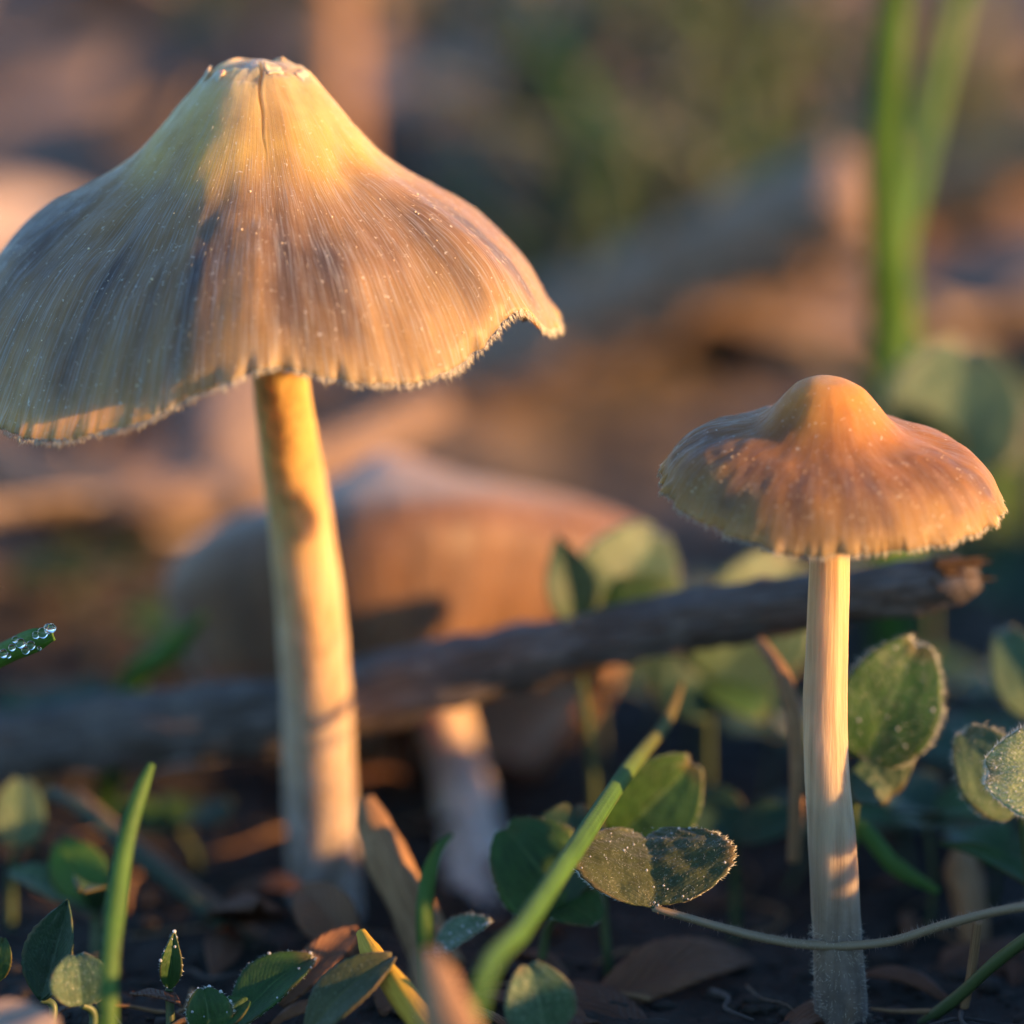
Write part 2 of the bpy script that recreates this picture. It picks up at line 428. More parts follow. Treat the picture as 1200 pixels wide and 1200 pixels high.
def hairs(points, mat, name, parent, w=0.03):
    """points: (root, vector). thin three-sided spikes, joined as one part"""
    V, F = [], []
    for p, d in points:
        d = Vector(d); a = d.orthogonal().normalized(); b = d.cross(a).normalized(); k = len(V)
        for q in range(3):
            an = 2 * pi * q / 3
            V.append(p + (a * cos(an) + b * sin(an)) * w)
        V.append(p + d)
        F += [(k, k + 1, k + 3), (k + 1, k + 2, k + 3), (k + 2, k, k + 3)]
    return tag(obj(name, V, F, mat, parent), None, None, kind='stuff')

_ico = None
def drops(points, name, parent, mat=None):
    """points: (centre, radius). round drops joined as one part"""
    V, F = [], []
    n1, n2 = 8, 6
    for p, r in points:
        k = len(V)
        V.append(p + Vector((0, 0, r)))
        for i in range(1, n2):
            th = pi * i / n2
            for j in range(n1):
                a = 2 * pi * j / n1
                V.append(p + Vector((sin(th) * cos(a), sin(th) * sin(a), cos(th))) * r)
        V.append(p - Vector((0, 0, r)))
        last = len(V) - 1
        for j in range(n1):
            q = (j + 1) % n1
            F.append((k, k + 1 + j, k + 1 + q))
            for i in range(n2 - 2):
                a0 = k + 1 + i * n1
                F.append((a0 + j, a0 + n1 + j, a0 + n1 + q, a0 + q))
            a0 = k + 1 + (n2 - 2) * n1
            F.append((a0 + j, last, a0 + q))
    return tag(obj(name, V, F, mat or M['dew'], parent), None, None, kind='stuff')

# ------------------------------------------------------------------ mushrooms
def gauss(a, c, s):
    d = (a - c + pi) % (2 * pi) - pi
    return math.exp(-(d / s) ** 2)

class Cap:
    """cap surface: apex at the origin, axis down -z; a=0 to the right, -90 deg to the camera"""
    def __init__(s, apex, Rr, H, prof, radf, dropf, tilt, thick=0.4, crack=None, seed=0, plic=0.10, umbo_rough=0.0, rag=0.30, rp=None):
        s.apex = Vector(apex); s.R = Rr; s.H = H; s.px = [p[0] for p in prof]; s.pz = [p[1] for p in prof]
        s.radf = radf; s.dropf = dropf; s.seed = seed; s.plic = plic; s.thick = thick; s.crack = crack
        s.rot = Matrix.Rotation(tilt[1], 3, 'Y') @ Matrix.Rotation(tilt[0], 3, 'X'); s.umbo_rough = umbo_rough; s.rag = rag; s.rp = rp; s.k = Rr / 20.0
    def local(s, t, a):
        ca, sa = cos(a), sin(a); sd = s.seed
        rg = (fbm(ca * 26 + sd, sa * 26, 1, 4) * s.rag + fbm(ca * 9, sa * 9 + sd, 4, 3) * s.rag * 1.5) * smooth(.965, 1, t)
        r = s.R * s.radf(a) * (t if s.rp is None else interp([p[0] for p in s.rp], [p[1] for p in s.rp], t)) + rg
        r += fbm(ca * 1.6 + sd, sa * 1.6, t * 3, 3) * 0.35 * s.k * smooth(0, .4, t)
        z = s.H * interp(s.px, s.pz, t) + s.dropf(a) * t ** 2.4
        z += fbm(ca * 2.1 + sd, sa * 2.1, t * 2.6 + 7, 3) * 0.55 * s.k * smooth(.25, .7, t)
        # radial pleats and fine fibres
        z += (fbm(ca * 10 + sd, sa * 10, t * .8, 3) * 1.7 + .55 * fbm(ca * 38, sa * 38 + sd, t * 1.5, 2)) * s.plic * smooth(.35, .95, t)
        if s.umbo_rough:
            z += fbm(ca * t * 9 + sd, sa * t * 9, 2, 4) * s.umbo_rough * (1 - smooth(.14, .26, t))
        if s.crack:
            ac, t1, wmm, dep = s.crack
            d = ((a - ac - 0.06 * sin(t * 17 + .6) * (1 - smooth(.1, .36, t)) - 0.012 * sin(t * 55) + pi) % (2 * pi) - pi) * max(r, .05)
            fade = smooth(0.02, .07, t) * (1 - smooth(t1 * .35, t1, t))
            ww = wmm * (0.25 + fade)
            z -= dep * fade * math.exp(-(d / ww) ** 2)
            z += dep * .35 * fade * math.exp(-((d - 2.0 * ww) / (1.3 * ww)) ** 2)
        return Vector((r * ca, r * sa, z))
    def world(s, v): return s.apex + s.rot @ v
    def S(s, t, a): return s.world(s.local(t, a))
    def inward(s, t, a):
        p, q = s.local(max(.02, t - .03), a), s.local(min(1, t + .03), a)
        dr = math.hypot(q.x, q.y) - math.hypot(p.x, p.y); dz = q.z - p.z; l = math.hypot(dr, dz) + 1e-6
        return Vector((cos(a) * dz / l, sin(a) * dz / l, -dr / l))
    def th(s, t): return s.thick * (1 + 2.2 * (1 - t))
    def mesh(s, nt=110, na=560):
        V, F, A = [], [], []
        rows = []
        tl = [0.012 + (1 - .012) * (i / (nt - 1)) for i in range(nt)]
        top = [[s.local(t, 2 * pi * j / na) for j in range(na)] for t in tl]
        V.append(s.world(s.local(0.0, 0))); A.append((0, 0, 0))
        for i, t in enumerate(tl):
            for j in range(na):
                a = 2 * pi * j / na
                V.append(s.world(top[i][j])); A.append((cos(a), sin(a), t))
        n = 1
        # rolled edge then the underside
        prev = 1 + (nt - 1) * na
        def ring(f):
            k = len(V)
            for j in range(na):
                a = 2 * pi * j / na; v, t = f(j, a); V.append(s.world(v)); A.append((cos(a), sin(a), t))
            return k
        rings = [prev]
        rings.append(ring(lambda j, a: (top[-1][j] + s.inward(1, a) * (s.thick * .5) + (top[-1][j] - top[-4][j]).normalized() * .12, 1.0)))
        for q in (0.0, .03, .08, .15, .25, .35, .45, .6, .75, .88):
            def f(j, a, q=q):
                t = 1 - q; i = min(nt - 1, max(0, int(round((t - .012) / (1 - .012) * (nt - 1)))))
                v = top[i][j]
                return v + s.inward(t, a) * s.th(t), t * .9
            rings.append(ring(f))
        for j in range(na):
            F.append((0, 1 + j, 1 + (j + 1) % na))
        for i in range(nt - 1):
            b = 1 + i * na
            for j in range(na):
                q = (j + 1) % na
                F.append((b + j, b + na + j, b + na + q, b + q))
        for r0, r1 in zip(rings, rings[1:]):
            for j in range(na):
                q = (j + 1) % na
                F.append((r0 + j, r1 + j, r1 + q, r0 + q))
        c = len(V); v = s.local(.05, 0); V.append(s.world(Vector((0, 0, v.z - s.th(0))))); A.append((0, 0, .2))
        for j in range(na):
            F.append((rings[-1] + j, c, rings[-1] + (j + 1) % na))
        return V, F, A
    def fringe(s, n, lmin, lmax, lo=0, hi=2 * pi, r=None):
        r = r or rnd; pts = []
        for _ in range(n):
            a = r.uniform(lo, hi)
            p = s.local(1.0, a); q = s.local(.95, a)
            d = (p - q).normalized()
            cl = .55 + .9 * max(0, fbm(cos(a) * 30, sin(a) * 30, s.seed, 2) + .35)
            d = (d + Vector((r.gauss(0, .35), r.gauss(0, .35), r.gauss(-.15, .3)))).normalized() * r.uniform(lmin, lmax) * cl
            pp = p + Vector((0, 0, -r.random() * s.thick))
            pts.append((s.world(pp), s.rot @ d))
        return pts
    def gill(s, a, t0=.12, depth=1.6, n=14):
        V, F = [], []
        for i in range(n):
            t = t0 + (.97 - t0) * i / (n - 1)
            d_ = s.inward(t, a); v = s.local(t, a) + d_ * (s.th(t) - .06)
            dd = depth * (math.sin(pi * min(1, .12 + .88 * (1 - i / (n - 1)))) ** .5 * .8 + .2)
            side = Vector((-sin(a), cos(a), 0)) * .11
            for sg in (-1, 1):
                V.append(s.world(v + side * sg))
                V.append(s.world(v + d_ * dd + side * sg * .5))
        for i in range(n - 1):
            b = i * 4; c = b + 4
            F += [(b, c, c + 1, b + 1), (b + 3, c + 3, c + 2, b + 2), (b + 1, c + 1, c + 3, b + 3)]
        F += [(0, 1, 3, 2), (n * 4 - 4, n * 4 - 2, n * 4 - 1, n * 4 - 3)]
        return V, F

def mushroom(label, base, cap, capmat, stem_ctrl, stemmat, n_gills, gillmat, gills_single=False, fringe=(3000, .12, .5)):
    root = thing('mushroom', label, 'mushroom', base)
    V, F, A = cap.mesh()
    c = obj('cap', V, F, capmat, root, polar=A)
    V, F, A = tube(stem_ctrl, 60, 40, 0.05, 1.5, cap.seed)
    st = obj('stem', V, F, stemmat, root, polar=A)
    if gills_single:
        for k in range(n_gills):
            V, F = cap.gill(2 * pi * k / n_gills + rnd.uniform(-.01, .01), depth=2.3)
            obj('gill', V, F, gillmat, root, smooth_shade=False)
    else:
        AV, AF = [], []
        for k in range(n_gills):
            V, F = cap.gill(2 * pi * k / n_gills); b = len(AV)
            AV += V; AF += [tuple(i + b for i in f) for f in F]
        tag(obj('gills', AV, AF, gillmat, root, smooth_shade=False), None, None, kind='stuff')
    hairs(cap.fringe(*fringe), M['fringe'], 'margin_fringe', c, 0.02)
    return root, c, st

# --- the big mushroom on the left
PX = mmpx(10)
prof_big = [(0, 0), (.08, -.004), (.16, -.035), (.24, -.12), (.32, -.225), (.43, -.345), (.58, -.455), (.76, -.585), (.90, -.745), (1, -.93)]
def rad_big(a):
    return 1.0 + .03 * cos(a + .4) + .02 * cos(3 * a + 1) + .08 * gauss(a, R(190), .6) - .05 * gauss(a, R(-82), .16)
def drop_big(a):
    return (-6.2 * gauss(a, R(-138), .62) - 1.5 * gauss(a, R(-62), .36) + 1.0 * gauss(a, R(-86), .20) + 2.3 * gauss(a, R(-31), .15)
            - .6 * gauss(a, R(0), .25) + 2.0 * gauss(a, R(185), .4))
cap1 = Cap(P(303, 74, 10), 335 * PX, 318 * PX, prof_big, rad_big, drop_big, (R(2), R(0)),
           thick=.4, crack=(R(-84), .48, .085, .34), seed=3.3, plic=.06, umbo_rough=.5, rag=.34)
b1 = Vector((P(382, 1130, 33).x, 33, -.5))
def SP(lst):
    return [(P(x, y, Y), wpx * .5 * mmpx(Y)) for x, y, Y, wpx in lst]
stem1 = SP([(386, 1155, 34, 84), (384, 1100, 33, 84), (378, 1000, 32, 84), (374, 900, 29.5, 84), (370, 800, 27, 82), (362, 700, 24, 80),
            (350, 600, 22.5, 74), (337, 510, 18.5, 69), (328, 430, 13.5, 66), (322, 300, 10, 66), (318, 240, 10, 50)])
m1, c1, s1 = mushroom('tall conical brown mushroom with cracked tip and wide ragged cap on a golden stem', b1, cap1, M['cap_big'], stem1, M['stem_big'], 90, M['gill'], fringe=(8000, .12, .62))
# fuzz at the stem feet
def foot_fuzz(ctrl, st, zt, n):
    pr = resample(ctrl, 200); pts = []
    low = [q for q in pr if q[0].z < zt]
    for _ in range(n):
        p, rad = rnd.choice(low); a = rnd.uniform(0, 6.28)
        d = Vector((cos(a), sin(a), rnd.gauss(0, .5)))
        pts.append((p + Vector((cos(a), sin(a), 0)) * rad * .96, d * rnd.uniform(.15, .6)))
    hairs(pts, M['fringe'], 'foot_fuzz', st, .014)
foot_fuzz(stem1, s1, 7, 900)
# torn skin at the tip
def flake(cap, t, a, size, lift, parent, seed):
    V, F = [], []
    n = 7
    c = cap.local(t, a)
    for i in range(n):
        for j in range(n):
            u = (i / (n - 1) - .5) * 2; v = (j / (n - 1) - .5) * 2
            k = 1 + .35 * fbm(u * 2 + seed, v * 2, 0, 3)
            du = u * size * k; dv = v * size * .7 * k
            rr = math.hypot(c.x, c.y)
            x = Vector((cos(a), sin(a), 0)) * (rr + dv) + Vector((-sin(a), cos(a), 0)) * du
            tt = math.hypot(x.x, x.y) / (cap.R); aa = math.atan2(x.y, x.x)
            z = cap.local(min(1, tt), aa).z + .03 + lift * (max(0, -v) ** 1.5) + .06 * fbm(u * 3, v * 3, seed, 2)
            V.append(cap.world(Vector((x.x, x.y, z))))
    F = [(i * n + j, i * n + j + 1, (i + 1) * n + j + 1, (i + 1) * n + j) for i in range(n - 1) for j in range(n - 1)]
    return solid(obj('skin_flake', V, F, M['flake'], parent), .12)
for q, (t, a, sz, lf) in enumerate([(.17, -150, .8, .22), (.19, 175, .7, .35), (.12, -62, .6, .18), (.17, -20, .8, .2), (.12, 60, .8, .25), (.17, 120, 1.0, .25)]):
    flake(cap1, t, R(a), sz, lf, c1, q * 3.1)
def cap_specks(cap, n, tlo, thi, alo, ahi, rlo, rhi, seed):
    r = random.Random(seed); out = []
    for _ in range(n):
        t = tlo + (thi - tlo) * r.random() ** .7; a = R(r.uniform(alo, ahi))
        rad = rlo + (rhi - rlo) * r.random() ** 3
        out.append((cap.S(t, a) + Vector((0, -.1, .2)) * rad, rad))
    return out
M['speck'] = plain('speck', (0.75, 0.58, 0.36), 0.25)  # gold bead colour stands in for sunlit dew glints on the caps
drops(cap_specks(cap1, 110, .45, .98, -170, 0, .03, .10, 5), 'glint_specks', c1, M['speck'])
hairs([(cap1.S(t, a), (cap1.S(min(1, t + .03), a) - cap1.S(t, a)).normalized() * rnd.uniform(.25, .8) + Vector((0, -.05, .10)))
       for t, a in ((rnd.uniform(.25, .97), R(rnd.uniform(-200, 10))) for _ in range(380))], M['fringe'], 'loose_fibres', c1, .016)

# --- the small mushroom on the right
PX = mmpx(-3)
prof_small = [(0, 0), (.09, -.010), (.19, -.07), (.28, -.195), (.37, -.345), (.46, -.435), (.64, -.505), (.82, -.62), (.94, -.80), (1, -.97)]
def rad_small(a): return .975 + .055 * cos(a) + .015 * cos(2 * a) + .02 * cos(3 * a + .5)
def drop_small(a): return -.9 * gauss(a, R(-90), .8) + .5 * gauss(a, R(-160), .3) + .5 * gauss(a, R(175), .4)
cap2 = Cap(P(970, 444, -3), 203 * PX, 140 * PX, prof_small, rad_small, drop_small, (R(9), R(3.0)), thick=.35, seed=8.1, plic=.035, rag=.26)
b2 = Vector((P(985, 1190, -4).x, -4, -.5))
stem2 = SP([(987, 1215, -4, 64), (985, 1170, -4, 62), (980, 1080, -3.7, 58), (975, 980, -3.5, 57), (969, 900, -3.3, 53), (967, 820, -3, 51), (970, 740, -3, 50),
            (972, 655, -3, 48), (972, 560, -3, 46), (972, 510, -3, 36)])
m2, c2, s2 = mushroom('small orange-brown mushroom with rounded knob and frosted rim on a pale slender stem', b2, cap2, M['cap_small'], stem2, M['stem_small'], 70, M['gill'], fringe=(4000, .06, .36))
foot_fuzz(stem2, s2, 7, 900)
drops(cap_specks(cap2, 190, .55, .97, -150, -15, .02, .06, 9), 'glint_specks', c2, M['speck'])

# --- the blurred mushroom behind
PX = mmpx(68)
prof_rear = [(0, 0), (.04, -.02), (.12, -.09), (.3, -.21), (.45, -.31), (.6, -.43), (.7, -.53), (.85, -.76), (1, -1.0)]
rp_rear = [(0, 0), (.2, .34), (.45, .80), (.6, .97), (.7, 1.0), (.85, .93), (1, .80)]
def rad_rear(a): return 1.0 + .05 * cos(2 * a + .3) + .06 * cos(3 * a) + .04 * cos(5 * a + 1)
def drop_rear(a): return 1.5 * gauss(a, R(5), .4) - 1.0 * gauss(a, R(-150), .35) + 3.4 * gauss(a, R(-60), .6) - 6.5 * gauss(a, R(65), .8)
cap3 = Cap(P(455, 528, 68), 268 * PX, 305 * PX, prof_rear, rad_rear, drop_rear, (R(-21), R(-4)), thick=.5, seed=5.2, plic=.2, rag=.4, rp=rp_rear)
b3 = Vector((P(580, 1150, 38).x, 38, ground_z(-1, 38)))
stem3 = SP([(588, 1185, 36, 90), (574, 1120, 39, 84), (558, 1030, 45, 76), (548, 950, 53, 68), (530, 870, 62, 58), (500, 760, 65, 56), (480, 640, 67, 50)])
m3, c3, s3 = mushroom('broad wavy reddish-brown mushroom standing behind the twig, gills showing under its cap', b3, cap3, M['cap_rear'], stem3, M['stem_rear'], 96, M['gill_pale'], True, fringe=(1200, .1, .4))

# ------------------------------------------------------------------ twig and branches
def wood(name, label, cat, ctrl, mat, rough, n=120, seg=26, seed=0, group=None, tip=None, freq=1.7):
    base = ctrl[0][0]
    root = thing(name, label, cat, base, group)
    V, F, A = tube(ctrl, n, seg, rough, freq, seed)
    bk = obj('bark', V, F, mat, root, polar=A)
    return root, bk
tw = SP([(-330, 970, 52, 96), (-160, 922, 46, 92), (0, 878, 41, 86), (170, 852, 38, 84), (330, 838, 35, 84), (480, 800, 32, 82), (620, 768, 29, 74), (760, 738, 25, 66),
         (860, 720, 22.3, 66), (960, 706, 19.5, 60), (1060, 690, 16.8, 58), (1110, 682, 15.4, 56), (1140, 676, 14.5, 40)])
twig, twb = wood('twig', 'long dark grey twig with a broken end leaning across behind both standing mushrooms', 'twig', tw, M['bark'], .30, 170, 32, 2)
# splintered end
r = random.Random(4)
for q in range(11):
    e = P(1132 + r.uniform(-14, 6), 676 + r.uniform(-22, 22), 14.5 + r.uniform(-1.2, 1.2))
    L_ = r.uniform(.5, 2.2)
    d = Vector((1, r.uniform(-.25, .1), r.uniform(-.1, .25))).normalized()
    V, F, A = tube([(e - d * 1.8, .26), (e + d * L_ * .3, .17), (e + d * L_, .02)], 8, 6, .2, 2, q)
    obj('splinter', V, F, M['wood_raw'], twig, polar=A)
# loose bark strips
for q, x in enumerate([1085, 1030, 905, 820, 690, 560, 120]):
    i = min(range(len(tw)), key=lambda i: abs(P(x, 700, 10).x - tw[i][0].x))
    fpt = resample(tw, 300); k = min(range(300), key=lambda i: abs(fpt[i][0].x - P(x, 700, fpt[i][0].y).x))
    p, rad = fpt[k]; p2 = fpt[min(299, k + 16)][0]
    off = Vector((0, -cos(q * .6) * rad * .98, sin(q * .9) * rad * .5))
    V, F, A = tube([(p + off * .9, .1), ((p + p2) / 2 + off * 1.06, .42), (p2 + off * .92, .1)], 10, 6, .2, 2, q)
    obj('bark_strip', V, F, M['bark'], twig, polar=A)

br = SP([(380, 515, 175, 130), (520, 445, 170, 128), (660, 388, 165, 120), (800, 322, 158, 116), (905, 268, 152, 118), (985, 232, 148, 120), (1020, 215, 147, 70)])
wood('branch', 'thick tan weathered branch lying out of focus behind the mushrooms', 'branch', br, M['bark_tan'], .35, 60, 24, 5)
br = SP([(930, 330, 210, 100), (1080, 245, 205, 92), (1230, 180, 200, 96), (1400, 100, 195, 90)])
wood('branch', 'reddish-brown branch behind the tall green grass shoot', 'branch', br, M['straw'], .35, 50, 20, 6)
br = SP([(440, 150, 250, 70), (560, 215, 235, 80), (700, 300, 215, 92), (800, 370, 205, 92)])
wood('branch', 'bluish grey branch crossing behind the tan branch', 'branch', br, M['bark'], .3, 50, 20, 8)
br = SP([(388, -60, 230, 52), (392, 40, 225, 50), (396, 150, 220, 50), (398, 330, 214, 54)])
wood('dry_stalk', 'pale upright dry stalk blurred behind the tall mushroom', 'stalk', br, M['straw'], .1, 30, 14, 8)
br = SP([(-200, 470, 120, 70), (-20, 545, 112, 72), (150, 585, 105, 70), (330, 560, 110, 64), (520, 470, 120, 40)])
wood('branch', 'brown litter stick lying behind the wavy mushroom cap', 'branch', br, M['bark_tan'], .35, 50, 18, 11)

# ------------------------------------------------------------------ leaves
def shape(kind, u):
    if kind == 'round': return max(0, math.sin(pi * min(1, u * .94 + .03) ** .80)) ** .55
    if kind == 'obovate': return max(0, math.sin(pi * min(1, u * .96 + .02) ** 1.25)) ** .62
    if kind == 'pointed': return max(0, math.sin(pi * min(1, u * .99 + .005) ** .85)) ** .95 * (1 - .15 * u)
    if kind == 'oval': return max(0, math.sin(pi * min(1, u * .96 + .02))) ** .7
    if kind == 'narrow': return max(0, math.sin(pi * min(1, u * .98 + .01) ** .75)) ** .9

def leaf_mesh(b, t, wid, nrm, kind='round', fold=.25, bend=0.1, curl=0.0, notch=.05, seed=0, nu=26, nv=17, side=0.0):
    """b,t: base and tip points (mm); wid: full width mm; nrm: rough facing direction"""
    b, t = Vector(b), Vector(t); e1 = t - b; L = e1.length; e1 /= L
    nrm = Vector(nrm); e3 = (nrm - e1 * nrm.dot(e1)).normalized(); e2 = e3.cross(e1)
    V, F, A = [], [], []
    for i in range(nu):
        u = i / (nu - 1)
        for j in range(nv):
            v = (j / (nv - 1) - .5) * 2
            hw = wid * .5 * (shape(kind, u)) * (1 + .05 * fbm(u * 3, v, seed, 2)) + .02
            hw *= 1 + .025 * sin(u * 70 + seed)                       # fine toothing
            uu = u - notch * (1 - abs(v)) ** 2 * smooth(.75, 1, u)
            av = abs(v)
            x = hw * v * cos(fold); h = hw * av * sin(fold) - curl * wid * v * v * .5
            h += bend * L * (1 - (2 * u - 1) ** 2) + side * hw * v
            h += wid * .018 * fbm(u * 5 + seed, v * 3, 3, 3) + wid * .0025 * sin((u * 62 - av * 22) * .5) * min(1, av * 3)
            V.append(b + e1 * (uu * L) + e2 * x + e3 * h); A.append((v, u, 0))
    F = [(i * nv + j, i * nv + j + 1, (i + 1) * nv + j + 1, (i + 1) * nv + j) for i in range(nu - 1) for j in range(nv - 1)]
    return V, F, A

FACE = Vector((0.1, -1, .35))
def edge_pts(V, nu, nv):
    out = []
    for i in range(nu): out += [(V[i * nv], V[i * nv] - V[i * nv + 1]), (V[i * nv + nv - 1], V[i * nv + nv - 1] - V[i * nv + nv - 2])]
    for j in range(nv): out.append((V[(nu - 1) * nv + j], V[(nu - 1) * nv + j] - V[(nu - 2) * nv + j]))
    return out

def leaf_part(root, b, t, wid, nrm=FACE, mat='leaf', th=.16, hair=0, hl=.35, dew=0, name='leaflet', dewr=(.05, .14), surf=0, **kw):
    V, F, A = leaf_mesh(b, t, wid, nrm, **kw)
    o = solid(obj(name, V, F, M[mat], root, polar=A), th)
    nu, nv = kw.get('nu', 26), kw.get('nv', 17)
    r = random.Random(int(kw.get('seed', 0) * 10) + 1)
    e1 = (Vector(t) - Vector(b)).normalized(); nn = (nrm - e1 * nrm.dot(e1)).normalized()
    if hair:
        pts = []
        E = edge_pts(V, nu, nv)
        for _ in range(hair):
            k = r.randrange(len(E) - 1); p, d = E[k]; q = E[min(k + 2, len(E) - 1)][0]
            if (q - p).length > 3: q = p
            p = p.lerp(q, r.random())
            pts.append((p, (d.normalized() + Vector((r.gauss(0, .4), r.gauss(0, .4), r.gauss(0, .4)))) * hl * r.uniform(.5, 1.1)))
        for _ in range(surf):
            i, j = r.randrange(nu - 1), r.randrange(nv - 1)
            p = V[i * nv + j].lerp(V[(i + 1) * nv + j + 1], r.random())
            pts.append((p, (nn + Vector((r.gauss(0, .4), r.gauss(0, .4), r.gauss(0, .4)))) * hl * r.uniform(.5, 1.0)))
        hairs(pts, M['hair'], 'leaf_hairs', o, .018)
    if dew:
        E = edge_pts(V, nu, nv); pts = []
        for _ in range(dew):
            if surf or r.random() < .35:
                i, j = r.randrange(nu - 1), r.randrange(nv - 1)
                p = V[i * nv + j].lerp(V[(i + 1) * nv + j + 1], r.random()) + nn * .12
            else:
                p = max(r.sample(E, 3), key=lambda e: e[0].z)[0] + Vector((0, 0, .05))
            pts.append((p, r.uniform(*dewr)))
        drops(pts, 'dew', o, M['dew_small'])
    return o

def stalk(root, ctrl, mat='petiole_green', name='stalk', n=24, hair=0, hl=.5):
    V, F, A = tube(ctrl, n, 8, .08, 2)
    o = obj(name, V, F, M[mat], root, polar=A)
    if hair:
        pr = resample(ctrl, 200); r = random.Random(3); pts = []
        for _ in range(hair):
            p, rad = r.choice(pr); d = Vector((r.gauss(0, .5), r.gauss(0, 1), r.gauss(.3, 1))).normalized()
            pts.append((p + d * rad * .9, d * hl * r.uniform(.4, 1)))
        hairs(pts, M['hair_brown'], 'stalk_hairs', o, .014)
    return o

def ground_pt(p): return Vector((p.x, p.y, ground_z(p.x, p.y)))

def clover(label, leaves, foot, cat='clover', mat='leaf', stalk_mat='petiole_green', group=None, stalk_r=.3, stem_hair=0, mids=None):
    """leaves: list of dict(b=(px,py,Y), t=(px,py,Y), w=px, ...); foot: (px,Y) where the stalk enters the ground"""
    f = P(foot[0], 1150, foot[1]); f = Vector((f.x, foot[1], ground_z(f.x, foot[1]) - .6))
    root = thing('clover', label, cat, f, group)
    for q, d in enumerate(leaves):
        d = dict(d); b = P(*d.pop('b')); t = P(*d.pop('t')); wd = d.pop('w') * mmpx((b.y + t.y) / 2)
        leaf_part(root, b, t, wd, mat=d.pop('mat', mat), seed=q * 2.3 + foot[0] * .01, **d)
        if q == 0 or d.get('own'):
            mid = b.lerp(f, .5) + Vector((rnd.uniform(-1, 1), .5, 1.2))
            pts = [(f, stalk_r * 1.2)] + [(P(*m), stalk_r) for m in (mids or [])] + ([] if mids else [(mid, stalk_r)]) + [(b, stalk_r * .8)]
            stalk(root, pts, stalk_mat, hair=stem_hair)
    return root

# in focus, between the mushrooms
clover('olive folded clover leaf edged with dew drops on a hairy trailing stalk', [
    dict(b=(766, 1064, -7), t=(756, 976, -1), w=204, nrm=Vector((.05, -.75, .7)), kind='round', fold=.28, bend=.10, mat='leaf_olive', hair=700, hl=.2, dew=34, surf=900, dewr=(.025, .10), nu=40, nv=31, notch=.08)],
    (1400, -20), stalk_mat='petiole', stalk_r=.34, stem_hair=900,
    mids=[(1300, 1070, -16), (1200, 1063, -12), (1110, 1083, -8), (1040, 1104, -6), (960, 1108, -5), (880, 1096, -4.5)])
clover('glossy green clover leaf beside the wavy mushroom stem, crossed by a grass blade', [
    dict(b=(664, 1062, 4), t=(590, 968, 5), w=122, nrm=Vector((.15, -1, .5)), kind='round', fold=.12, bend=.05, mat='leaf', hair=120, hl=.16),
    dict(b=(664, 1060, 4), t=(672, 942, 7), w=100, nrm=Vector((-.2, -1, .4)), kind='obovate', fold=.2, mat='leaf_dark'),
    dict(b=(662, 1062, 4), t=(700, 1082, 1), w=66, nrm=Vector((0, -.7, .8)), kind='round', fold=.2, mat='leaf', hair=60, hl=.16)],
    (632, 6))
clover('rounded pale-striped green leaf rising above the dewy folded leaf', [
    dict(b=(722, 982, 8), t=(812, 892, 9), w=112, nrm=Vector((.35, -1, .3)), kind='round', fold=.3, bend=.04, mat='leaf', hair=160, hl=.2)], (716, 9))
# bottom left
clover('dark pointed folded leaf at the foot of the bright grass blade', [
    dict(b=(48, 1172, -8), t=(80, 1054, -8), w=84, nrm=Vector((-.45, -.9, .4)), kind='pointed', fold=.45, bend=-.04, mat='leaf_dark')], (50, -9))
clover('tiny green leaf beside the dark pointed leaf', [
    dict(b=(-8, 1152, -6), t=(4, 1098, -6), w=34, kind='oval', mat='leaf')], (-12, -6))
clover('pale small rounded leaf between the pointed leaf and the grass blade', [
    dict(b=(96, 1178, -12), t=(88, 1118, -11), w=76, kind='round', mat='leaf_mint', nrm=Vector((.2, -1, .6)))], (100, -12))
clover('narrow upright green leaf with dew on its edge', [
    dict(b=(198, 1158, -7), t=(204, 1092, -7), w=30, kind='narrow', mat='leaf', dew=10, hair=60, hl=.15, fold=.5)], (200, -7))
clover('broad bright green leaf leaning right under the tall mushroom', [
    dict(b=(272, 1208, -6), t=(368, 1122, -3), w=76, kind='oval', mat='leaf', nrm=Vector((-.4, -.7, .8)), hair=140, hl=.2, dew=12, fold=.35)], (266, -6))
clover('crinkled green leaf among the litter below the tall mushroom', [
    dict(b=(246, 1212, -9), t=(238, 1158, -8), w=64, kind='round', mat='leaf', nrm=Vector((.1, -.6, .9)), hair=140, hl=.22, dew=14, fold=.5),
    dict(b=(246, 1212, -9), t=(292, 1172, -8), w=44, kind='oval', mat='leaf', nrm=Vector((.1, -.6, .9)), fold=.4)], (246, -9))
clover('soft olive leaf leaning beside the yellow straw', [
    dict(b=(360, 1216, -14), t=(462, 1120, -12), w=70, kind='oval', mat='leaf_olive', nrm=Vector((-.3, -.7, .9)))], (350, -14))
clover('small frosted hairy leaf in front of the wavy mushroom stem', [
    dict(b=(508, 1120, 2), t=(574, 1080, 0), w=44, kind='oval', mat='leaf_mint', nrm=Vector((-.2, -.7, .9)), hair=220, hl=.25, dew=16, surf=120)], (505, 3))
clover('faded green leaf standing low behind the diagonal grass blade', [
    dict(b=(640, 1210, -16), t=(618, 1128, -16), w=90, kind='round', mat='leaf_mint')], (640, -16))
